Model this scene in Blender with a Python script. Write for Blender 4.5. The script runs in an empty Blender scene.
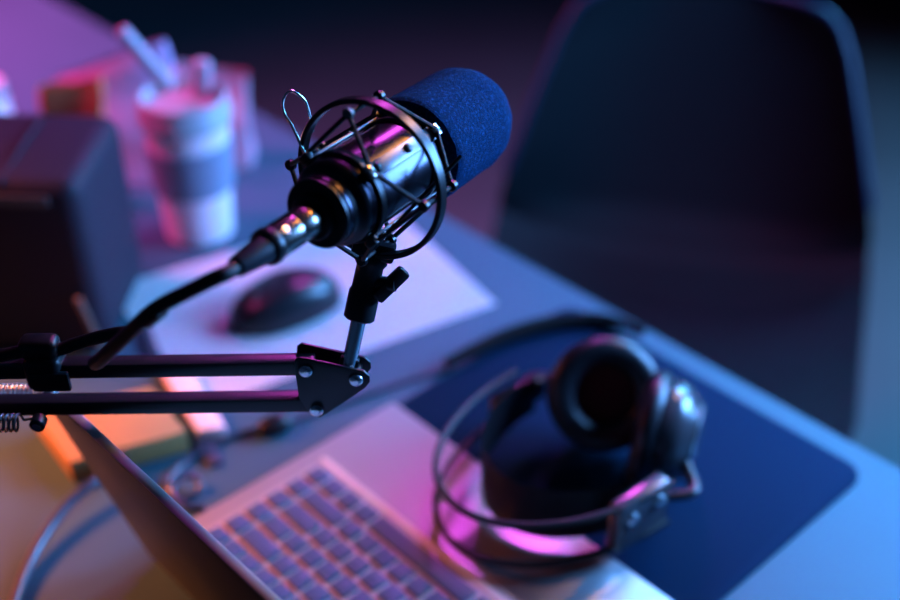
import bpy, bmesh, math, random
from mathutils import Vector as V, Matrix, noise
random.seed(4)
R = math.radians
COL = bpy.context.scene.collection
PITCH, YAW, FOC = R(35.0), R(46.8), 1250.0
DZ = 0.74                                   # desk top
CAM = V((0, 0, DZ + 0.678))
cp, sp_, cy, sy = math.cos(PITCH), math.sin(PITCH), math.cos(YAW), math.sin(YAW)

# ------------------------------------------------------------------ geometry helpers
def plan(X, Y, z=0.0):                      # right / forward of the camera on the ground -> world
    return V((cy * X - sy * Y, sy * X + cy * Y, z))
def camdir(r, u, f):                        # camera axes -> world direction
    return plan(r, f * cp + u * sp_, -f * sp_ + u * cp)
def ray(px, py): return camdir(px - 450.0, 300.0 - py, FOC)
def atz(px, py, z):
    d = ray(px, py); return CAM + d * ((z - CAM.z) / d.z)
def atd(px, py, depth): return CAM + ray(px, py) * (depth / FOC)
def atY(px, py, Y):
    u, v = px - 450.0, 300.0 - py
    return CAM + ray(px, py) * (Y / (FOC * cp + v * sp_))
def frame(z, x=None):                       # matrix whose columns are an orthonormal frame, third = z
    z = z.normalized()
    if x is None: x = V((1, 0, 0)) if abs(z.x) < .9 else V((0, 1, 0))
    x = (x - z * x.dot(z)).normalized()
    return Matrix((x, z.cross(x), z)).transposed()

class MB:
    def __init__(s): s.bm = bmesh.new()
    def _take(s, verts, M, o):
        for v in verts: v.co = o + M @ v.co
    def box(s, c, size, M=None, bev=0.0, seg=2):
        M = M or Matrix.Identity(3)
        b = bmesh.new(); bmesh.ops.create_cube(b, size=1)
        for v in b.verts: v.co = V((v.co.x * size[0], v.co.y * size[1], v.co.z * size[2]))
        if bev: bmesh.ops.bevel(b, geom=list(b.edges), offset=bev, segments=seg, profile=.5, affect='EDGES')
        s._take(b.verts, M, V(c)); s.merge(b); return s
    def merge(s, b):
        me = bpy.data.meshes.new('tmp'); b.to_mesh(me); b.free(); s.bm.from_mesh(me); bpy.data.meshes.remove(me)
    def lathe(s, o, ax, prof, seg=40, x=None, close=True, arc=None):
        """prof: list of (radius, distance along the axis)"""
        M = frame(ax, x); rings = []; bm = s.bm
        for r, d in prof:
            if r < 1e-6: rings.append([bm.verts.new(o + M @ V((0, 0, d)))])
            else: rings.append([bm.verts.new(o + M @ V((r * math.cos(2 * math.pi * k / seg), r * math.sin(2 * math.pi * k / seg), d))) for k in range(seg)])
        for a, b in zip(rings, rings[1:]):
            for k in range(seg):
                k2 = (k + 1) % seg
                q = [a[0]] if len(a) == 1 else [a[k], a[k2]]
                q += [b[0]] if len(b) == 1 else [b[k2], b[k]]
                if len(q) >= 3: bm.faces.new(q)
        if close:
            for rg in (rings[0], rings[-1]):
                if len(rg) > 1: bm.faces.new(rg)
        return s
    def cyl(s, a, b, r, r2=None, seg=20, bev=0.0):
        a, b = V(a), V(b); L = (b - a).length; r2 = r if r2 is None else r2
        if bev: return s.lathe(a, b - a, [(r - bev, 0), (r, bev), (r2, L - bev), (r2 - bev, L)], seg)
        return s.lathe(a, b - a, [(r, 0), (r2, L)], seg)
    def ball(s, c, r, sq=(1, 1, 1), M=None):
        b = bmesh.new(); bmesh.ops.create_uvsphere(b, u_segments=20, v_segments=12, radius=r)
        for v in b.verts: v.co = V((v.co.x * sq[0], v.co.y * sq[1], v.co.z * sq[2]))
        s._take(b.verts, M or Matrix.Identity(3), V(c)); s.merge(b); return s
    def tube(s, pts, r, seg=12, closed=False, up=None, flat=None):
        pts = [V(p) for p in pts]; n = len(pts); bm = s.bm; rings = []; prev = up
        for i, p in enumerate(pts):
            if closed: t = pts[(i + 1) % n] - pts[i - 1]
            else: t = pts[min(i + 1, n - 1)] - pts[max(i - 1, 0)]
            M = frame(t, prev); prev = V((M[0][0], M[1][0], M[2][0]))
            rr = r(i / (n - 1)) if callable(r) else r
            fx, fy = flat or (1, 1)
            rings.append([bm.verts.new(p + M @ V((rr * fx * math.cos(2 * math.pi * k / seg), rr * fy * math.sin(2 * math.pi * k / seg), 0))) for k in range(seg)])
        m = n if closed else n - 1
        for i in range(m):
            a, b = rings[i], rings[(i + 1) % n]
            for k in range(seg):
                k2 = (k + 1) % seg; bm.faces.new((a[k], a[k2], b[k2], b[k]))
        if not closed: bm.faces.new(rings[0][::-1]); bm.faces.new(rings[-1])
        return s
    def prism(s, pts, o, M, depth, bev=0.0):
        """polygon in the xy of frame M, thickness along z"""
        b = bmesh.new()
        f = b.faces.new([b.verts.new((x, y, 0)) for x, y in pts])
        ex = bmesh.ops.extrude_face_region(b, geom=[f])
        for e in ex['geom']:
            if isinstance(e, bmesh.types.BMVert): e.co.z += depth
        bmesh.ops.recalc_face_normals(b, faces=b.faces)
        if bev: bmesh.ops.bevel(b, geom=list(b.edges), offset=bev, segments=2, profile=.5, affect='EDGES')
        s._take(b.verts, M, V(o)); s.merge(b); return s
    def grid(s, fn, nu, nv, thick=0.0, closed_u=False):
        g = [[s.bm.verts.new(fn(i / nu, j / nv)) for j in range(nv + 1)] for i in range(nu + (0 if closed_u else 1))]
        fs = []
        for i in range(nu):
            for j in range(nv):
                i2 = (i + 1) % len(g)
                fs.append(s.bm.faces.new((g[i][j], g[i2][j], g[i2][j + 1], g[i][j + 1])))
        if thick: bmesh.ops.solidify(s.bm, geom=fs, thickness=thick)
        return s
    def build(s, name, mat, parent=None, loc=None, smooth=True, angle=40):
        bmesh.ops.recalc_face_normals(s.bm, faces=s.bm.faces)
        o = V((0, 0, 0)); p = parent
        if parent:
            while p: o = o + p.location; p = p.parent
        elif loc is not None: o = V(loc)
        else:
            cs = [v.co for v in s.bm.verts]
            o = V(((min(c.x for c in cs) + max(c.x for c in cs)) / 2, (min(c.y for c in cs) + max(c.y for c in cs)) / 2, min(c.z for c in cs)))
        for v in s.bm.verts: v.co -= o
        me = bpy.data.meshes.new(name); s.bm.to_mesh(me); s.bm.free()
        if smooth:
            for f in me.polygons: f.use_smooth = True
            me.set_sharp_from_angle(angle=R(angle))
        me.materials.append(mat)
        ob = bpy.data.objects.new(name, me); COL.objects.link(ob)
        if parent: ob.parent = parent
        else: ob.location = o
        return ob

def tag(o, label, cat, group=None, kind=None):
    o['label'] = label; o['category'] = cat
    if group: o['group'] = group
    if kind: o['kind'] = kind
    return o
def thing(name, loc, label, cat, group=None):
    o = bpy.data.objects.new(name, None); COL.objects.link(o); o.location = loc; o.empty_display_size = .02
    return tag(o, label, cat, group)
def struct(o): o['kind'] = 'structure'; return o
def spline(pts, n=8):
    pts = [V(p) for p in pts]; P = [pts[0] * 2 - pts[1]] + pts + [pts[-1] * 2 - pts[-2]]; out = []
    for i in range(1, len(P) - 2):
        a, b, c, d = P[i - 1:i + 3]
        for k in range(n):
            t = k / n
            out.append(.5 * (2 * b + (c - a) * t + (2 * a - 5 * b + 4 * c - d) * t * t + (3 * b - a - 3 * c + d) * t ** 3))
    out.append(pts[-1]); return out

# ------------------------------------------------------------------ materials
def mat(name, col, rough=.5, metal=0.0, bump=0.0, bscale=200.0, var=0.0, vscale=8.0, spec=.5, coat=0.0, sheen=0.0, emit=None, estr=0.0, stretch=None, sss=0.0):
    m = bpy.data.materials.new(name); m.use_nodes = True
    nt = m.node_tree; b = nt.nodes['Principled BSDF']
    b.inputs['Base Color'].default_value = (*col, 1); b.inputs['Roughness'].default_value = rough
    b.inputs['Metallic'].default_value = metal; b.inputs['Specular IOR Level'].default_value = spec
    b.inputs['Coat Weight'].default_value = coat; b.inputs['Sheen Weight'].default_value = sheen
    if emit: b.inputs['Emission Color'].default_value = (*emit, 1); b.inputs['Emission Strength'].default_value = estr
    tc = nt.nodes.new('ShaderNodeTexCoord'); src = tc.outputs['Object']
    if stretch:
        mp = nt.nodes.new('ShaderNodeMapping'); mp.inputs['Scale'].default_value = stretch
        nt.links.new(src, mp.inputs['Vector']); src = mp.outputs['Vector']
    if var:
        n = nt.nodes.new('ShaderNodeTexNoise'); n.inputs['Scale'].default_value = vscale; n.inputs['Detail'].default_value = 6
        r = nt.nodes.new('ShaderNodeMapRange'); r.inputs['To Min'].default_value = 1 - var; r.inputs['To Max'].default_value = 1 + var
        x = nt.nodes.new('ShaderNodeMix'); x.data_type = 'RGBA'; x.blend_type = 'MULTIPLY'; x.inputs['Factor'].default_value = 1
        x.inputs['A'].default_value = (*col, 1)
        nt.links.new(src, n.inputs['Vector']); nt.links.new(n.outputs['Fac'], r.inputs['Value'])
        nt.links.new(r.outputs['Result'], x.inputs['B']); nt.links.new(x.outputs['Result'], b.inputs['Base Color'])
    if bump:
        n = nt.nodes.new('ShaderNodeTexNoise'); n.inputs['Scale'].default_value = bscale; n.inputs['Detail'].default_value = 4
        u = nt.nodes.new('ShaderNodeBump'); u.inputs['Strength'].default_value = bump; u.inputs['Distance'].default_value = .002
        nt.links.new(src, n.inputs['Vector']); nt.links.new(n.outputs['Fac'], u.inputs['Height']); nt.links.new(u.outputs['Normal'], b.inputs['Normal'])
    return m
M = dict(
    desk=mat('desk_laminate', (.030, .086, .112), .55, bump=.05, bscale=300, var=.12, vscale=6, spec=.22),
    desk_edge=mat('desk_steel', (.05, .05, .055), .4, metal=.7),
    floor=mat('concrete_floor', (.035, .045, .055), .6, var=.25, vscale=3, bump=.1, bscale=20),
    wall=mat('dark_plaster', (.05, .05, .06), .9, bump=.1, bscale=60),
    black_metal=mat('black_coated_steel', (.007, .007, .009), .33, spec=.35),
    arm=mat('satin_black_tube', (.008, .008, .010), .34, spec=.4),
    plastic=mat('black_plastic', (.007, .007, .009), .4, spec=.3, bump=.04, bscale=600),
    mic_body=mat('black_lacquered_barrel', (.040, .037, .052), .26, metal=.95),
    mic_cap=mat('black_cap', (.006, .006, .009), .36, spec=.35),
    chrome=mat('chrome', (.78, .78, .8), .26, metal=1),
    nickel=mat('satin_nickel', (.28, .25, .23), .25, metal=1),
    plate=mat('grey_plate', (.13, .125, .135), .36, metal=.7),
    rubber=mat('black_rubber', (.006, .006, .008), .48, spec=.3),
    boot=mat('cable_boot', (.008, .009, .016), .42, spec=.35),
    elastic=mat('elastic_cord', (.015, .014, .015), .7, bump=.4, bscale=900),
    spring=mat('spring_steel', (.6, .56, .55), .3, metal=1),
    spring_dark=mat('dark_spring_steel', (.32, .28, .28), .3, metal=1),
    alu=mat('silver_aluminium', (.30, .30, .31), .36, metal=.85, bump=.03, bscale=900),
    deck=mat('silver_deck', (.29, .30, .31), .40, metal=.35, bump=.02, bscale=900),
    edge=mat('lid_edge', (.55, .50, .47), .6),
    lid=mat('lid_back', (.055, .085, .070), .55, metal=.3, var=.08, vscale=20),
    key=mat('keycap', (.048, .078, .14), .5, spec=.3),
    keybed=mat('key_bed', (.33, .315, .32), .5),
    screen=mat('screen_glass', (.01, .012, .02), .12, emit=(.25, .4, 1.0), estr=.5),
    mat=mat('desk_mat_cloth', (.0004, .014, .040), .85, bump=.3, bscale=900, spec=.08),
    paper=mat('white_paper', (.86, .85, .86), .75, bump=.05, bscale=90),
    mouse=mat('mouse_shell', (.010, .014, .018), .32, spec=.4),
    mouse_wheel=mat('mouse_wheel', (.03, .03, .03), .6),
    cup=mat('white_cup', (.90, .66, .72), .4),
    straw=mat('lilac_plastic', (.52, .36, .44), .5),
    matteblack=mat('matte_black', (.004, .004, .005), .85, spec=.1),
    sleeve=mat('slate_silicone', (.22, .23, .31), .65),
    lidcup=mat('cup_lid', (.42, .38, .42), .45),
    pink=mat('pink_paper', (.62, .26, .34), .75, bump=.2, bscale=50, var=.1),
    lilac=mat('lilac_paper', (.60, .36, .58), .75, bump=.2, bscale=60),
    orange=mat('orange_paper', (.70, .24, .09), .7, var=.1),
    kraft=mat('orange_cardboard', (.30, .19, .06), .65, var=.1, vscale=20),
    palebox=mat('pale_plastic', (.72, .62, .62), .5),
    case=mat('black_case_fabric', (.020, .013, .024), .65, spec=.25, bump=.3, bscale=300),
    casetrim=mat('brown_trim', (.07, .045, .045), .5),
    bluecable=mat('dark_cable', (.03, .04, .06), .28, spec=.6),
    chair=mat('chair_shell', (.004, .008, .011), .62, spec=.2, bump=.05, bscale=200),
    leather=mat('black_leatherette', (.007, .007, .009), .45, spec=.3, bump=.35, bscale=260),
    padleather=mat('pad_leatherette', (.012, .012, .016), .36, spec=.5, bump=.25, bscale=260),
    redcloth=mat('dark_red_cloth', (.14, .010, .012), .95),
    silverplastic=mat('grey_plastic', (.045, .045, .052), .24, spec=.8),
    rimlight=mat('blue_rim_light', (.004, .012, .030), .4, spec=.4),  # bluer and glossier than the shell, blue edge light put into the colour
    knob=mat('grey_knob', (.16, .15, .14), .5),
    brownwood=mat('brown_wood', (.16, .08, .06), .5),
    lens=mat('lamp_face', (.1, .1, .1), .4),
)

def flecks(m, col):
    nt = m.node_tree; b = nt.nodes['Principled BSDF']; tc = nt.nodes.new('ShaderNodeTexCoord')
    n = nt.nodes.new('ShaderNodeTexNoise'); n.inputs['Scale'].default_value = 560; n.inputs['Detail'].default_value = 3
    rp = nt.nodes.new('ShaderNodeValToRGB'); e = rp.color_ramp.elements
    e[0].position = .36; e[0].color = tuple(c * .7 for c in col) + (1,)
    e[1].position = .74; e[1].color = tuple(min(1, c * 2.4 + .003) for c in col) + (1,)
    k = e.new(.56); k.color = (*col, 1)
    nt.links.new(tc.outputs['Object'], n.inputs['Vector']); nt.links.new(n.outputs['Fac'], rp.inputs['Fac'])
    nt.links.new(rp.outputs['Color'], b.inputs['Base Color'])
M['foam'] = mat('foam_rubber', (.003, .03, .1), .95, bump=1.0, bscale=1500, spec=.05)
flecks(M['foam'], (.0020, .034, .104))

# ------------------------------------------------------------------ setting
struct(MB().box((-.8, .9, -.05), (5.8, 5.6, .1)).build('floor', M['floor'], loc=(0, 0, 0), smooth=False))
struct(MB().box((-3.7, .9, 1.35), (.1, 5.6, 2.7)).build('wall_left', M['wall'], smooth=False))
struct(MB().box((2.1, .9, 1.35), (.1, 5.6, 2.7)).build('wall_right', M['wall'], smooth=False))
struct(MB().box((-.8, 3.65, 1.35), (5.7, .1, 2.7)).build('wall_back', M['wall'], smooth=False))
struct(MB().box((-.8, -1.85, 1.35), (5.7, .1, 2.7)).build('wall_front', M['wall'], smooth=False))
struct(MB().box((-.8, .9, 2.75), (5.8, 5.6, .1)).build('ceiling', M['wall'], smooth=False))

# desk
dx0, dx1, dy0, dy1 = -1.85, .50, -.03, .764
desk = thing('desk', ((dx0 + dx1) / 2, (dy0 + dy1) / 2, 0), 'long grey desk that everything stands on, lit blue and purple', 'desk')
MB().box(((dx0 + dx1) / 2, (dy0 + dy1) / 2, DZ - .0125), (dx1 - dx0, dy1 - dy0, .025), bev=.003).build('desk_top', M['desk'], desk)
for x in (dx0 + .08, dx1 - .08):
    for y in (dy0 + .08, dy1 - .1):
        MB().box((x, y, (DZ - .025) / 2), (.05, .05, DZ - .025), bev=.003).build('leg', M['desk_edge'], desk)
MB().box(((dx0 + dx1) / 2, dy0 + .08, DZ - .05), (dx1 - dx0 - .21, .03, .05), bev=.003).build('crossbar', M['desk_edge'], desk)

# ------------------------------------------------------------------ microphone frame
C = atd(370.5, 179.5, .665)
a_c = V((.50, .43, .752)).normalized()
q = V((-.59, .81, 0)); p1c = (q - a_c * q.dot(a_c)).normalized()
p2c = a_c.cross(p1c)
if p2c.z > 0: p2c = -p2c
A, P1, P2 = camdir(*a_c), camdir(*p1c), camdir(*p2c)
mm = .957e-3                              # the microphone is modelled in millimetres
def mp(s, phi, r): return C + A * (s * mm) + (P1 * math.cos(R(phi)) + P2 * math.sin(R(phi))) * (r * mm)
def rad(phi): return (P1 * math.cos(R(phi)) + P2 * math.sin(R(phi)))
def prof(l): return [(r * mm, s * mm) for r, s in l]

mic = thing('microphone', C + A * -.04, 'black studio microphone with dark blue foam cover held in the ring mount', 'microphone')
MB().lathe(C, A, prof([(0, -36.1), (24.4, -36.1), (24.5, -35.5), (24.5, 50), (22, 52), (0, 52)]), 64).build('body', M['mic_body'], mic)
cap = MB().lathe(C, A, prof([(0, -57), (12, -57), (12.5, -56.5), (12.5, -52), (18.6, -52), (19.6, -51), (19.6, -42), (20.2, -40.5), (22.5, -39), (23.8, -37.8), (24.3, -36.2), (0, -36.2)]), 64).build('end_cap', M['mic_cap'], mic)
MB().lathe(C, A, prof([(19.65, -49.4), (19.8, -49.2), (19.8, -44), (19.65, -43.8)]), 64, close=False).build('cap_band', M['mic_body'], cap)
fp = [(24.6, 41.5), (29, 41), (32, 42), (33, 44.5)] + [(33.2, 46 + k * 6.5) for k in range(8)]
fp += [(33.4 * math.cos(R(k * 7.5)), 97 + 35 * math.sin(R(k * 7.5))) for k in range(0, 12)] + [(0, 132)]
foam = MB().lathe(C, A, prof(fp), 96)
for v in foam.bm.verts:
    n_ = noise.noise(v.co * 120) * .0006 + noise.noise(v.co * 700) * .0003
    ax_ = C + A * (v.co - C).dot(A); d_ = v.co - ax_
    if d_.length > .004: v.co += d_.normalized() * n_
foam.build('foam_windscreen', M['foam'], mic)['label'] = 'dark blue foam windscreen'

# shock mount ---------------------------------------------------
RO = 46.5
sm = thing('shock_mount', C - V((0, 0, .047)), 'black spider ring mount with elastic cords around the microphone', 'microphone mount')
def ring(r0, r1, s0, s1, seg=96, bev=.6):
    return prof([(r0, s0 + bev), (r0 + bev, s0), (r1 - bev, s0), (r1, s0 + bev), (r1, s1 - bev), (r1 - bev, s1), (r0 + bev, s1), (r0, s1 - bev), (r0, s0 + bev)])
MB().lathe(C, A, ring(44.4, 47.4, -3.6, 3.6), 96, close=False).build('outer_ring', M['black_metal'], sm)
prongs = (42, 135, 222, 322)
for ph in prongs:
    pr = MB().cyl(mp(-15, ph, 43.6), mp(15, ph, 43.6), .0013, seg=12).build('prong', M['elastic'], sm)
    for s in (-15, 15):
        MB().cyl(mp(s - 2.2, ph, 43.6), mp(s + 2.2, ph, 43.6), .0031, seg=16, bev=.0008).build('prong_knob', M['knob'] if s < 0 and ph == 42 else M['black_metal'], pr)
tabs = (0, 90, 180, 270)
for ph in tabs:
    t = rad(ph); w = A.cross(t); Mx = Matrix((w, t, A)).transposed()
    b = MB().box(mp(3, ph, 27), (8.6 * mm, 1.8 * mm, 64 * mm), Mx, bev=.0006)
    pl = b.build('clamp_plate', M['plate'], sm)
    for s in (-30.5, 36.5):
        MB().box(mp(s, ph, 28.6), (7.5 * mm, 5 * mm, 5 * mm), Mx, bev=.0008).build('hook', M['nickel'] if ph == 90 else M['black_metal'], pl)
    for s in (-22, 8):
        MB().lathe(mp(s, ph, 27.9), t, [(.0026, 0), (.0026, .0008), (.0018, .0016), (0, .0018)], 16).build('screw', M['black_metal'], pl)
for s0, s1 in ((-29, -24), (27, 31)):
    MB().lathe(C, A, ring(24.7, 26.6, s0, s1, bev=.3), 80, close=False).build('clamp_band', M['black_metal'], sm)
for sg in (-1, 1):
    for i, ph in enumerate(prongs):
        for tp in (tabs[i], tabs[(i + 1) % 4]):
            if i == 3: tp = {0: 360}.get(tp, tp)
            a_, b_ = mp(15 * sg, ph, 43.6), mp(3 + 33.5 * sg, tp, 30)
            MB().tube([a_, a_.lerp(b_, .5), b_], .0013, 8).build('elastic_cord', M['elastic'], sm)
# thin pin that crosses the near side, and the bent wire handle
MB().cyl(mp(-26, 196, 33), mp(24, 117, 46.5), .0011, .0011, 10).build('pin', M['black_metal'], sm)
wl = [(313, 132), (310, 117), (306, 103), (299, 95), (291, 91), (285, 96), (282.5, 105), (285, 115), (291, 124), (296, 134), (302, 148), (308, 159), (314, 167)]
MB().tube(spline([atd(x, y, .684 - .012 * i / 12) for i, (x, y) in enumerate(wl)], 6), .0008, 8).build('wire_handle', M['chrome'], sm)
# socket under the ring
F_, R_ = plan(0, 1), plan(1, 0); Z = V((0, 0, 1))
ringbot = C - Z * .045
postbot = atY(350, 360, .56)
pa = (ringbot - postbot).normalized()
L = (ringbot - postbot).length
MB().box(ringbot + pa * .001, (.024, .016, .010), frame(pa, R_), bev=.002).build('socket_head', M['black_metal'], sm)
sk = MB().lathe(postbot, pa, [(.0078, L * .38), (.0088, L * .395), (.0088, L * .63), (.0078, L * .66), (.0076, L * .86), (.0092, L * .90), (.0092, L * .97), (.008, L)], 32).build('socket', M['plastic'], sm)
kc = postbot + pa * (L * .71)
kd = (R_ * .94 - F_ * .25 + Z * .1).normalized()
kb = MB().cyl(kc + kd * .006, kc + kd * .017, .0045, .004, 16)
wa = camdir(.72, .68, -.1).normalized(); kb.box(kc + kd * .014, (.0062, .0085, .023), frame(wa, F_), bev=.002)
kb.build('wing_knob', M['plastic'], sm)

# ------------------------------------------------------------------ boom arm
B = atY(335, 380, .56); ax = (R_ * math.cos(R(1.0)) + Z * math.sin(R(1.0)))
up = (Z * math.cos(R(1.0)) - R_ * math.sin(R(1.0)))
def bp(s, h, d=0): return B + ax * s + up * h + F_ * d
FB = Matrix((ax, up, -F_)).transposed()          # local x right, y up, z towards the camera
k_ = .573e-3
def px2(x, y): return ((x - 335) * k_, (380 - y) * k_ / cp)
elbow = bp(-.46, -.005)
arm = thing('boom_arm', V((elbow.x, elbow.y, DZ)), 'black twin-tube boom arm crossing the desk from the left', 'microphone arm')
for y0, y1 in ((368, 363), (405, 401.5)):
    s1, h1 = px2(303, y1); h0 = px2(0, y0)[1]; s0 = -.46
    hl = h1 + (h0 - h1) * 1.0
    a_, b_ = bp(s1 + .008, h1), bp(s0, h1)
    MB().box((a_ + b_) / 2, ((a_ - b_).length, .0098, .0098), FB, bev=.0012).build('tube', M['arm'], arm)
plate = [px2(*p) for p in ((298, 363), (299, 355), (304, 352), (366, 367), (371, 372), (371, 378), (366, 384), (325, 411), (318, 415), (310, 413), (299, 394))]
for d in (.0053, -.0073):
    MB().prism(plate, bp(0, .0025, -d), FB, .002, bev=.0004).build('bracket_plate', M['black_metal'], arm)
for x, y in ((309, 365), (357.5, 375), (315.5, 406)):
    s, h = px2(x, y)
    h += .0025
    b = MB().lathe(bp(s, h, -.0072), -F_, [(.0042, 0), (.0042, .0010), (.0037, .0022), (.0025, .0031), (.0012, .0034), (0, .0035)], 24)
    b.build('bolt', M['chrome'], arm)
    MB().lathe(bp(s, h, .0072), F_, [(.0042, 0), (.0042, .0012), (.0034, .0028), (0, .003)], 20).build('bolt', M['chrome'], arm)
    MB().cyl(bp(s, h, -.0056), bp(s, h, .0056), .003, seg=14).build('spacer', M['black_metal'], arm)
MB().cyl(postbot - pa * .003, postbot + pa * (L * .42), .0042, seg=24).build('post', M['chrome'], arm)
MB().box(postbot - pa * .004 + F_ * .001, (.011, .0068, .010), frame(pa, R_), bev=.001).build('post_foot', M['black_metal'], arm)
# springs either side of the lower tube
s_p, h_p = px2(37, 406)
MB().cyl(bp(s_p, h_p, -.017), bp(s_p, h_p, .017), .0026, seg=14).build('spring_pin', M['chrome'], arm)
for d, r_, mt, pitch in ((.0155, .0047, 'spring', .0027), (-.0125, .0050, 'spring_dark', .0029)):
    n = 70; pts = []
    for i in range(n * 12 + 1):
        t = i / 12
        pts.append(bp(s_p - .011 - t * pitch, h_p + .0 + r_ * math.sin(2 * math.pi * t), d + r_ * math.cos(2 * math.pi * t)))
    lead = [bp(s_p + .003, h_p, d), bp(s_p - .003, h_p + .003, d), bp(s_p - .008, h_p + .002, d)]
    MB().tube(lead + pts, .0008, 6).build('spring', M[mt], arm)
    MB().cyl(bp(s_p, h_p, d - .004), bp(s_p, h_p, d + .004), .0045, seg=18, bev=.0008).build('spring_anchor', M['chrome'] if d > 0 else M['plastic'], arm)
# elbow, lower post and clamp, standing on the desk outside the frame
MB().box(bp(-.465, .002), (.05, .05, .022), FB, bev=.004).build('elbow', M['black_metal'], arm)
MB().cyl(V((elbow.x, elbow.y, DZ + .02)), elbow - Z * .015, .008, seg=20).build('lower_post', M['arm'], arm)
MB().lathe(V((elbow.x, elbow.y, DZ)), Z, [(.035, 0), (.035, .008), (.016, .014), (.014, .03), (0, .03)], 28).build('clamp_base', M['plastic'], arm)
# hook and loop cable tie on the upper tube
s_c, h_c = px2(50, 362)
tie = MB().box(bp(s_c, h_c - .0005, 0), (.021, .022, .019), FB, bev=.004, seg=3)
tie.box(bp(s_c - .001, h_c + .0145, .0), (.022, .012, .014), FB, bev=.004, seg=3)
tie.box(bp(s_c + .004, h_c - .004, -.0085), (.022, .013, .004), FB, bev=.0015)
tag(tie.build('cable_tie', M['plastic']), 'black wrap tie strapping the cable to the upper arm tube', 'cable tie')

# ------------------------------------------------------------------ XLR lead
xl = thing('microphone_cable', C + A * -.09, 'black microphone lead with metal plug running along the boom arm', 'cable')
MB().lathe(C, A, prof([(0, -90), (8.8, -90), (9.3, -89), (9.3, -74), (8.7, -73.4), (9.2, -72.8), (9.4, -60), (8.6, -57.4), (0, -57.4)]), 48).build('plug_shell', M['nickel'], xl)['label'] = 'shiny metal plug shell'
MB().lathe(C, A, prof([(8.0, -96.5), (9.6, -96), (10.1, -94.5), (10.1, -92), (9.5, -90.4), (8.0, -90)]), 48).build('collar', M['black_metal'], xl)
MB().lathe(mp(-86.5, 84, 9.1), rad(84), [(.0022, 0), (.0022, .0008), (.0013, .0009), (.0012, .0003), (0, .0003)], 20).build('lock_screw', M['chrome'], xl)
MB().lathe(C, A, prof([(0, -119), (5.2, -119), (5.6, -118.2), (8.0, -96.5), (0, -96.5)]), 40).build('strain_relief', M['boot'], xl)
e0 = mp(-119, 0, 0); e1 = mp(-125, 0, 0)
cpts = [e0, e1] + [atd(x, y, d) for x, y, d in ((220, 276, .5725), (205, 283, .573), (190, 290.5, .5745), (175, 297.8, .578), (160, 306, .584), (148, 314.5, .591), (130, 332, .607), (112, 349, .625), (99, 361, .642))]
cpts += [atd(x, y, d) for x, y, d in ((95, 363, .654), (99, 360, .664), (112, 348, .671), (124, 337, .675), (127, 333.5, .680), (120, 333, .686), (98, 337.5, .695), (74, 344.5, .703))]
cpts += [bp(s_c + .008, h_c + .0115), bp(s_c, h_c + .0118), bp(s_c - .012, h_c + .011), bp(s_c - .035, h_c + .0085, -.002), bp(s_c - .08, h_c + .0085), bp(s_c - .15, h_c + .0088), bp(s_c - .20, h_c + .0088)]
MB().tube(spline(cpts, 8), .0038, 14).build('lead', M['rubber'], xl)
MB().tube([atd(160, 309, .5850), atd(152, 315, .590), atd(145, 320.6, .5953)], .0044, 14).build('heat_shrink', M['plastic'], xl)

# ------------------------------------------------------------------ laptop (world x = -e1)
LX0, LX1, LY0, LY1, LZ = -.614, -.245, .283, .512, DZ
lap = thing('laptop', ((LX0 + LX1) / 2, (LY0 + LY1) / 2, DZ), 'open silver laptop with its lid back towards the camera', 'laptop')
MB().box(((LX0 + LX1) / 2, (LY0 + LY1) / 2, LZ + .010), (LX1 - LX0, LY1 - LY0, .016), bev=.003).build('base', M['deck'], lap)
for x in (LX0 + .03, LX1 - .03):
    for y in (LY0 + .03, LY1 - .03):
        MB().cyl((x, y, LZ), (x, y, LZ + .003), .006, seg=16).build('foot', M['rubber'], lap)
zt = LZ + .018
KX0, KY1 = -.596, .422
kbd = MB().box(((KX0 + LX1 - .018) / 2, (KY1 + .300) / 2, zt + .0002), (LX1 - .018 - KX0, KY1 - .300, .001), bev=.0004).build('keyboard', M['keybed'], lap)
rows = [  # widths in keys from the far end (+e1) towards the near end
    [1, 1, 1, 1, 5.6, 1, 1, 1, 1, 1, 1],
    [1, 2.3, 1, 1, 1, 1, 1, 1, 1, 1, 1, 1.6],
    [1, 1.9, 1, 1, 1, 1, 1, 1, 1, 1, 1, 1],
    [1, 1.4, 1, 1, 1, 1, 1, 1, 1, 1, 1, 1],
    [1, 2, 1, 1, 1, 1, 1, 1, 1, 1, 1, 1],
    [1] * 14,
]
PK = .0186
for r, row in enumerate(rows):
    x = KX0 + .003; y = KY1 - .003 - PK * (r + .5)
    for w in row:
        if x + w * PK > LX1 - .020: break
        MB().box((x + w * PK / 2, y, zt + .0018), (w * PK - .0040, PK - .0040, .0026), bev=.0008).build('key', M['key'], kbd)
        x += w * PK
MB().box(((KX0 + LX1 - .018) / 2, KY1 + .0028, zt + .0008), (LX1 - .018 - KX0 + .004, .005, .0016), bev=.0005).build('keyboard_edge', M['edge'], lap)
# track pad
MB().box(((LX0 + LX1) / 2 + .02, .467, zt + .0002), (.105, .066, .0008), bev=.0003).build('track_pad', M['alu'], lap)
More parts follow.
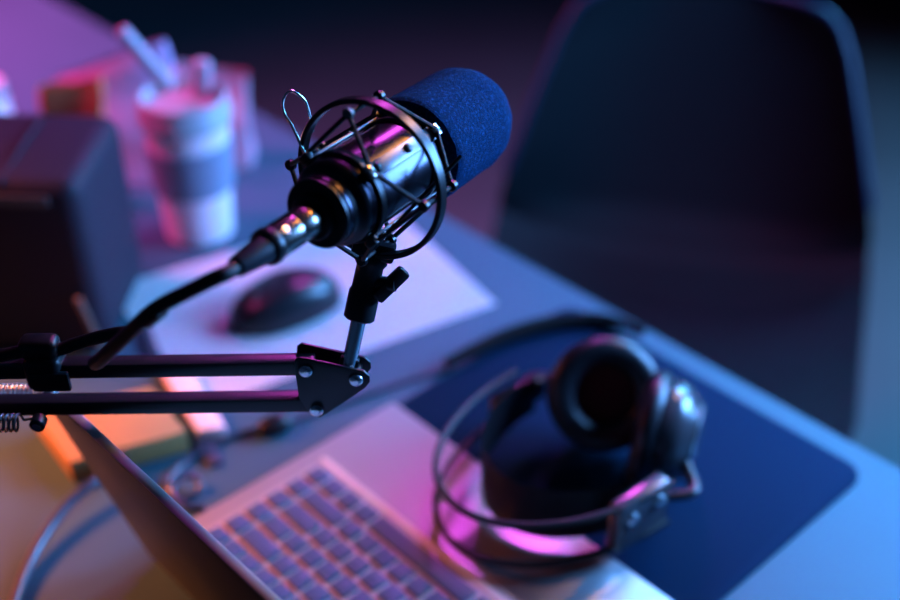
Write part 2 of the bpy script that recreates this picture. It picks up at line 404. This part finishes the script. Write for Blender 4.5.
# lid: hinge line to top edge
lt = (V((0, .2265 - .276, .178))).normalized(); LL = .187
hy, hz = .276, zt + .001
ln = V((0, lt.z, -lt.y))                          # towards the keyboard
ML = Matrix((V((1, 0, 0)), lt, V((1, 0, 0)).cross(lt))).transposed()
lc = V(((LX0 + LX1) / 2, hy, hz)) + lt * (LL / 2 - .005)
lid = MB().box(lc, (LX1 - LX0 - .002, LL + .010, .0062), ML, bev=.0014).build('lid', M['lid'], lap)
MB().box(lc + ln * .0034, (LX1 - LX0 - .02, LL - .022, .0008), ML).build('screen', M['screen'], lid)
MB().box(V(((LX0 + LX1) / 2, hy, hz)) + lt * (LL + .0002), (LX1 - LX0 - .004, .0012, .0056), ML, bev=.0004).build('edge_trim', M['edge'], lid)
MB().cyl((LX0 + .05, hy + .004, hz - .002), (LX1 - .05, hy + .004, hz - .002), .004, seg=16).build('hinge', M['black_metal'], lap)

# ------------------------------------------------------------------ desk mat (one rounded slab)
def rounded(x0, x1, y0, y1, r, n=8):
    out = []
    for cx, cy_, a0 in ((x1 - r, y1 - r, 0), (x0 + r, y1 - r, 90), (x0 + r, y0 + r, 180), (x1 - r, y0 + r, 270)):
        out += [(cx + r * math.cos(R(a0 + 90 * k / n)), cy_ + r * math.sin(R(a0 + 90 * k / n))) for k in range(n + 1)]
    return out
MX0, MX1, MY0, MY1 = -.622, -.306, .5165, .738
mt = MB().prism(rounded(MX0, MX1, MY0, MY1, .018), (0, 0, DZ), Matrix.Identity(3), .003, bev=.0006)
tag(mt.build('mouse_mat', M['mat']), 'dark blue rounded cloth mat under the headphones', 'mat')
MZ = DZ + .003

# paper
pd = V((.064, .30, 0)).normalized()               # D -> A in world (x = -e1)
pn = V((-pd.y, pd.x, 0))
pc = V((-.8065, .564, DZ))
MP = Matrix((pd, pn, Z)).transposed()
def paper(u, v):
    x, y = (u - .5) * .303, (v - .5) * .214
    return pc + MP @ V((x, y, .0006 + .0006 * noise.noise(V((u * 2, v * 2, 3)))))
tag(MB().grid(paper, 12, 9, .0006).build('paper_sheet', M['paper']), 'white sheet of paper under the mouse', 'paper')

# mouse
md = plan(.85, .52).normalized(); mn = Z.cross(md); mc = plan(-.152, .950, DZ + .0016)
MM = Matrix((md, mn, Z)).transposed()
def mouse_pt(u, v, k=1.0):
    th = 2 * math.pi * u; ph = math.pi / 2 * v
    c_, s_ = math.cos(th), math.sin(th)
    ex = .84
    x = math.copysign(abs(c_) ** ex, c_); y = math.copysign(abs(s_) ** ex, s_)
    r = math.cos(ph) ** .55 if v < 1 else 0
    zz = .036 * math.sin(ph) ** .8 if v > 0 else 0
    w = .031 * (1 - .10 * x * r)
    hgt = 1 - .30 * max(0, -x * r) - .12 * max(0, x * r)
    return mc + MM @ V((.0545 * x * r * k, w * y * r * k, zz * hgt))
mouse = thing('computer_mouse', mc, 'glossy dark computer mouse resting on the white paper', 'mouse')
mb = MB().grid(lambda u, v: mouse_pt(u, v), 48, 20, closed_u=True)
bmesh.ops.remove_doubles(mb.bm, verts=mb.bm.verts, dist=1e-6)
mb.build('shell', M['mouse'], mouse)
MB().box(mc + MM @ V((0, 0, .0006)), (.09, .045, .0012), MM, bev=.0005).build('base', M['mouse_wheel'], mouse)
wc = mc + MM @ V((-.030, 0, .0245))
MB().cyl(wc - mn * .0035, wc + mn * .0035, .0065, seg=24, bev=.001).build('scroll_wheel', M['mouse_wheel'], mouse)
sl = [mc + MM @ V((x, 0, z)) for x, z in ((-.047, .0135), (-.042, .0185), (-.036, .0235))]
MB().tube(sl, .0008, 6).build('button_seam', M['rubber'], mouse)

# ------------------------------------------------------------------ cup
cc = plan(-.256, 1.092, DZ)
cup = thing('travel_cup', cc, 'white reusable coffee cup with slate sleeve beside the black case', 'cup')
def rz(z): return .0335 + (.0425 - .0335) * z / .145
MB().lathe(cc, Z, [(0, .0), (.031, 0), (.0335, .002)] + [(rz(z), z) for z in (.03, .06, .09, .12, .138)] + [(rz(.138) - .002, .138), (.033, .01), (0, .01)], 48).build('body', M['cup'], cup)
MB().lathe(cc, Z, [(rz(.055), .055), (rz(.055) + .003, .0565), (rz(.106) + .003, .1055), (rz(.106), .107)], 48, close=False).build('sleeve', M['sleeve'], cup)['label'] = 'slate blue sleeve'
lidc = MB().lathe(cc, Z, [(.0425, .128), (.0455, .129), (.0458, .139), (.0435, .142), (.0430, .152), (.0405, .154), (.0385, .150), (.0375, .143), (0, .142)], 48, close=False).build('cup_lid', M['lidcup'], cup)
tp = cc + plan(.016, .022) + Z * .143
MB().box(tp + Z * .018, (.018, .014, .036), frame(Z + plan(.1, .0), R_), bev=.005, seg=3).build('flip_plug', M['straw'], lidc)
sa = atY(168, 84, 1.085); sb = atY(121, 29, 1.075)
st = MB().cyl(sa - (sb - sa) * .05, sb, .0062, .0060, 18, bev=.001)
tag(st.build('drinking_straw', M['straw']), 'pale lilac straw slanting out of the coffee cup', 'straw')

# ------------------------------------------------------------------ papers and bag behind the cup
def crumple(p, a, f, seed): return V((noise.noise(p * f + V((seed, 0, 0))), noise.noise(p * f + V((0, seed, 0))), noise.noise(p * f + V((0, 0, seed))))) * a
def bag_fn(x0, x1, y, dep, h, seed, lean=0.0, topslope=0.0):
    def fn(u, v):
        th = 2 * math.pi * u; c_, s_ = math.cos(th), math.sin(th)
        ex = .35
        x = math.copysign(abs(c_) ** ex, c_); yy = math.copysign(abs(s_) ** ex, s_)
        hh = h + topslope * x * .5
        d = dep * (1 - .65 * v)
        p = plan((x0 + x1) / 2 + (x1 - x0) / 2 * x, y + d / 2 * yy + lean * v, DZ + .001 + hh * v)
        return p + crumple(p, .007 * min(1, v * 4), 22, seed)
    return fn
bb = MB().grid(bag_fn(-.300, -.220, 1.245, .05, .108, 3, topslope=-.01), 40, 14, closed_u=True)
tag(bb.build('paper_bag', M['pink'], loc=plan(-.28, 1.235, DZ)), 'small pink paper bag standing behind the right side of the coffee cup', 'bag')
tw = MB().grid(bag_fn(-.418, -.292, 1.205, .035, .138, 9, topslope=.045), 30, 14, closed_u=True)
tag(tw.build('tissue_wrap', M['lilac'], loc=plan(-.40, 1.245, DZ)), 'crumpled lilac pink wrapping paper standing behind the orange packet', 'paper')
op = MB().grid(bag_fn(-.412, -.350, 1.150, .03, .138, 15, topslope=.012), 28, 10, closed_u=True)
tag(op.build('paper_packet', M['orange'], loc=plan(-.375, 1.165, DZ)), 'small orange packet standing just behind the black case', 'packet')
jc = plan(-.497, 1.21, DZ)
jar = thing('jar', jc, 'pale jar at the edge of the photo behind the black case', 'jar')
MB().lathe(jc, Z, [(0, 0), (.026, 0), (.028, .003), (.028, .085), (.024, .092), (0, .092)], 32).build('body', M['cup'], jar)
MB().lathe(jc, Z, [(.025, .0922), (.026, .093), (.026, .108), (.024, .11), (0, .11)], 32).build('jar_lid', M['lidcup'], jar)

# ------------------------------------------------------------------ black case
ca = R(3.0)
cx_ = plan(math.cos(ca), -math.sin(ca)); cyv = plan(math.sin(ca), math.cos(ca))
MC = Matrix((cx_, cyv, Z)).transposed()
cfr = plan(-.302, .880, DZ)                       # front right foot of the case
W_, D_, H_ = .24, .135, .175
ccen = cfr - cx_ * (W_ / 2) + cyv * (D_ / 2)
case = thing('equipment_case', ccen, 'black rounded soft case standing at the back behind the boom arm', 'case')
MB().box(ccen + Z * (H_ / 2), (W_, D_, H_), MC, bev=.016, seg=4).build('body', M['case'], case)
MB().box(ccen + Z * (H_ - .016) - cyv * (D_ / 2 + .0005), (W_ - .05, .004, .010), MC, bev=.0015).build('trim_strip', M['casetrim'], case)
MB().tube([ccen + cx_ * .055 + Z * (H_ + .001) + cyv * .045, ccen + cx_ * .055 + Z * (H_ + .002), ccen + cx_ * .055 + Z * (H_ - .002) - cyv * (D_ / 2 - .006), ccen + cx_ * .055 + Z * (H_ - .03) - cyv * (D_ / 2 + .001)], .0022, 8).build('strap', M['case'], case)
pen = MB().cyl(atY(78, 299, .872), atz(103, 352, DZ + .004), .0035, .0030, 12)
tag(pen.build('pencil', M['brownwood']), 'thin brown pencil leaning on the front of the black case', 'pencil')

# ------------------------------------------------------------------ boxes near the laptop
def slab(name, px_pts, h, m, label, cat, bev=.0015):
    pts = [atz(x, y, DZ) for x, y in px_pts]
    c = sum(pts, V((0, 0, 0))) / len(pts)
    b = MB().prism([(p.x - c.x, p.y - c.y) for p in pts], c + Z * .0005, Matrix.Identity(3), h, bev=bev)
    return tag(b.build(name, m), label, cat)
slab('cardboard_box', ((74, 484), (190, 452), (155, 408), (38, 432)), .022, M['kraft'], 'small orange cardboard box behind the laptop lid', 'box')
slab('small_box', ((200, 442), (228, 438), (190, 378), (163, 381)), .012, M['palebox'], 'small pale box lying between the orange box and the paper', 'box')

# ------------------------------------------------------------------ loose cables
def cable(name, pts, r, label, m='bluecable', zo=.0):
    P = spline([atz(x, y, DZ + r + .0004 + (z if z else 0)) for x, y, z in pts], 8)
    return P, MB().tube(P, r, 10)
bc = thing('power_cable', atz(60, 520, DZ), 'glossy blue-lit cable curving away behind the laptop lid', 'cable')
P_, t_ = cable('x', ((107, 470, .012), (92, 484, .012), (70, 502, .010), (48, 530, .006), (30, 562, .002), (16, 598, 0), (6, 630, 0), (-10, 665, 0)), .0042, '')
t_.build('lead', M['bluecable'], bc)
pd_ = (P_[0] - P_[6]).normalized()
MB().box(P_[0] + pd_ * .008, (.022, .013, .010), frame(Z, pd_), bev=.002).build('plug', M['plastic'], bc)
sc_ = thing('flat_cable', atz(165, 370, DZ), 'dark flat cable running from the black case past the paper', 'cable')
P_, t_ = cable('x', ((142, 322, .0), (150, 345, 0), (165, 375, 0), (180, 403, 0), (193, 428, 0), (208, 450, 0), (216, 463, 0)), .0042, '')
t_.bm.free(); t_ = MB().tube([p - Z * .0022 for p in P_], .0042, 10, up=Z, flat=(.45, 1.5)); t_.build('lead', M['bluecable'], sc_)

# ------------------------------------------------------------------ headphones
HM = plan(.147, .747, MZ); hb = plan(-.77, -.64).normalized(); hn = plan(.64, -.77).normalized()
hp = thing('headphones', HM, 'black over-ear headphones lying on the blue mat', 'headphones')
def arc(w, l, st, z, n=40, a0=0, a1=180):
    out = []
    for i in range(n + 1):
        t = R(a0 + (a1 - a0) * i / n)
        out.append(HM + hn * (-w * math.cos(t)) + hb * (st + (l - st) * math.sin(t)) + Z * z)
    return out
for z in (.026, .064):
    MB().tube(arc(.082, .188, .055, z), .0026, 10).build('wire_arc', M['rubber'], hp)
pts = arc(.069, .146, .045, .045)
def band(u, v):
    i = min(int(u * 40), 39); f = u * 40 - i
    p = pts[i].lerp(pts[i + 1], f); wd = .018 + .006 * math.sin(math.pi * u)
    return p + Z * ((v - .5) * 2 * wd)
MB().grid(band, 48, 6, .004).build('head_strap', M['leather'], hp)
for e, pp in ((0, arc(.075, .176, .055, .045)[0]), (1, arc(.075, .176, .055, .045)[-1])):
    pp = pp + hb * (.026 if e else .004)
    j = MB().box(pp, (.052, .014, .044 if e else .022), frame(Z, hb), bev=.004, seg=3).build('adjuster', M['silverplastic'] if e else M['plastic'], hp)
    sg = -1 if e == 0 else 1
    for dx in ((-.014, .014) if e else ()):
        MB().lathe(pp + hn * (sg * .007) + hb * dx + Z * .008, hn * sg, [(.005, 0), (.005, .002), (.003, .0035), (0, .004)], 18).build('rivet', M['chrome'], j)
def earcup(c, nrm, name):
    prof = lambda l: [(r * .001, d * .001) for r, d in l]
    """nrm: pad side -> head"""
    nrm = nrm.normalized()
    sh = MB().lathe(c, nrm, prof([(0, -24), (14, -24), (22, -22.5), (31, -19), (33, -16), (34, -15), (38, -12), (41, -6), (42, 0), (42, 4), (0, 4)]), 56).build('ear_cup', M['silverplastic'], hp)
    MB().lathe(c, nrm, [(.0415 * 1, .004)] + [((.0345 + .0115 * math.cos(R(t))), .013 + .010 * math.sin(R(t))) for t in range(-75, 256, 15)], 56, close=False).build('ear_pad', M['padleather'], sh)
    MB().lathe(c, nrm, prof([(0, 6), (26, 6), (26, 4.2), (0, 4.2)]), 40).build('driver_cloth', M['redcloth'], sh)['label'] = 'dark red cloth over the driver'
    MB().lathe(c, nrm, prof([(24, -22.4), (26.5, -22.8), (28.5, -21.2), (27, -20)]), 48, close=False).build('trim_ring', M['chrome'], sh)
    return sh
zc = MZ + .047
cA = V((*atz(602, 389, MZ + .050).xy, MZ + .047)); cB = V((*atz(668, 430, MZ + .050).xy, MZ + .047))
earcup(cA, plan(.05, -.84) + Z * .50, 'a')
earcup(cB, plan(-.88, .30) + Z * .05, 'b')
for cen, end in ((cA, arc(.075, .176, .055, .045)[0]), (cB, arc(.075, .176, .055, .045)[-1])):
    out = (cen - HM); out.z = 0; out = hn * (1 if out.dot(hn) > 0 else -1)
    MB().tube(spline([end, end - hb * .022 + out * .010, cen + hb * .012 + out * .027, cen + out * .024], 6), .005, 10, flat=(1, .7)).build('yoke', M['black_metal'], hp)
# thick dark lead curving behind the headphones
cbp = [(447, 364, 0), (470, 352, 0), (500, 338, 0), (530, 328, 0), (563, 321, 0), (597, 319, 0), (622, 324, 0), (642, 333, 0)]
P_ = spline([atz(x, y, MZ + .0076) for x, y, z in cbp], 8)
tag(MB().tube(P_, lambda t: .0050 + .0025 * math.sin(math.pi * min(1, t * 1.1)), 12).build('thick_cable', M['matteblack']), 'thick black cable end curving across the blue mat behind the headphones', 'cable')
# headphone lead with an inline connector, ending in a small coil beside the laptop
hc = thing('headphone_cable', atz(275, 426, DZ), 'thin dark cable with a connector bulge between paper and laptop', 'cable')
lp = [(452, 368, 0), (425, 376, 0), (395, 385, 0), (360, 397, 0), (325, 409, 0), (298, 419, 0), (275, 426, .002), (250, 431, 0), (225, 440, 0), (203, 451, 0), (184, 463, 0), (170, 478, 0), (168, 491, 0), (180, 498, 0), (196, 494, 0), (200, 483, .004), (190, 476, .006), (176, 482, .007), (172, 494, .004), (186, 506, .001), (205, 507, 0)]
P_, t_ = cable('x', lp, .0026, ''); t_.build('lead', M['bluecable'], hc)
cA2, cB2 = atz(291, 420, DZ + .007), atz(259, 430, DZ + .007)
MB().tube([cA2.lerp(cB2, k / 10) for k in range(11)], lambda t: .0085 * (math.sin(math.pi * (.08 + .84 * t))) ** .5 + .001, 14).build('connector', M['plastic'], hc)

# ------------------------------------------------------------------ chair
co = plan(.278, 1.30, 0); cf = plan(.22, .975).normalized(); cr = V((cf.y, -cf.x, 0))   # cf: front -> back, cr: camera right
ch = thing('chair', co, 'dark shell chair drawn up on the far side of the desk', 'chair')
prf = [(-.225, .425, .19, .0, .0), (-.21, .447, .215, .006, 0), (-.15, .452, .232, .018, 0), (-.02, .440, .242, .035, 0), (.10, .442, .250, .06, .0), (.17, .462, .248, .07, .03), (.212, .515, .246, .04, .075), (.235, .59, .234, .015, .085), (.258, .68, .212, .0, .075), (.277, .76, .186, 0, .06), (.285, .795, .168, 0, .055), (.288, .808, .152, 0, .05), (.2895, .814, .128, 0, .04)]
def shell(u, v):
    t = v * (len(prf) - 1); i = min(int(t), len(prf) - 2); f = t - i
    y, z, w, lift, fw = (a + (b - a) * f for a, b in zip(prf[i], prf[i + 1]))
    x = (u - .5) * 2
    return co + cr * (w * x) + cf * (y - fw * abs(x) ** 2.2) + Z * (z + lift * abs(x) ** 2.5)
sb_ = MB().grid(shell, 28, 48, .010)
sh = sb_.build('seat_shell', M['chair'], ch)
rim = [shell(0, .55 + .45 * k / 24) for k in range(25)] + [shell(k / 16, 1) for k in range(1, 16)] + [shell(1, 1 - .45 * k / 24) for k in range(25)]
MB().tube(rim, .0055, 10).build('rim_light_bead', M['rimlight'], ch)  # bead added round the shell border to show the blue rim light
for sx, sy_ in ((-1, -1), (1, -1), (-1, 1), (1, 1)):
    MB().cyl(co + cr * (.13 * sx) + cf * (.13 * sy_ - .02) + Z * .428, co + cr * (.22 * sx) + cf * (.21 * sy_ - .02), .012, .009, 14).build('leg', M['black_metal'], ch)
MB().box(co + Z * .424 - cf * .02, (.27, .27, .014), Matrix((cr, cf, Z)).transposed(), bev=.004).build('seat_frame', M['black_metal'], ch)

# ------------------------------------------------------------------ lights
def area(name, loc, target, size, energy, col, spread=180):
    d = bpy.data.lights.new(name, 'AREA'); d.shape = 'RECTANGLE'; d.size, d.size_y = size
    d.energy = energy; d.color = col; d.spread = R(spread)
    o = bpy.data.objects.new(name, d); COL.objects.link(o); o.location = loc
    o.rotation_euler = (V(target) - V(loc)).to_track_quat('-Z', 'Y').to_euler(); return o
area('blue_led_panel', plan(1.0, 1.00, 1.26), plan(.05, .85, .80), (.4, .46), 54, (.13, .39, 1.0))
area('blue_back_panel', plan(1.05, 1.95, 1.70), plan(.05, .85, .80), (.4, .4), 44, (.08, .38, 1.0))
area('magenta_led_panel', plan(.22, 2.25, 2.15), plan(.06, .70, .76), (.24, .24), 1.9, (1.0, .10, 1.0), 60)
area('purple_led_panel', plan(-1.22, 1.28, 1.95), plan(-.66, 1.62, .76), (.4, .4), 22, (1.0, .08, .42), 62)
area('warm_ceiling_lamp', plan(.90, 1.62, 2.02), plan(-.07, .55, 1.05), (.28, .28), .8, (1.0, .38, .06), 40)
area('warm_side_lamp', plan(-.98, .90, 1.28), plan(-.42, .75, .76), (.2, .2), 2.1, (1.0, .20, .07), 36)
area('teal_floor_light', plan(1.7, 3.0, 1.3), plan(1.0, 1.9, 0), (.4, .4), 11, (.11, .55, 1.0), 100)
w = bpy.data.worlds.new('room_air'); bpy.context.scene.world = w; w.use_nodes = True
w.node_tree.nodes['Background'].inputs[0].default_value = (.004, .006, .016, 1)

# ------------------------------------------------------------------ camera
cam = bpy.data.cameras.new('camera'); co_ = bpy.data.objects.new('camera', cam); COL.objects.link(co_)
cam.sensor_width = 36; cam.lens = FOC / 900 * 36; cam.clip_start = .02
co_.location = CAM; co_.rotation_euler = (R(90) - PITCH, 0, YAW)
cam.dof.use_dof = True; cam.dof.focus_distance = .685; cam.dof.aperture_fstop = 2.4
sc = bpy.context.scene; sc.camera = co_
sc.view_settings.view_transform = 'Standard'; sc.view_settings.look = 'None'; sc.view_settings.gamma = 1
sc.view_settings.exposure = 0; sc.view_settings.use_curve_mapping = False
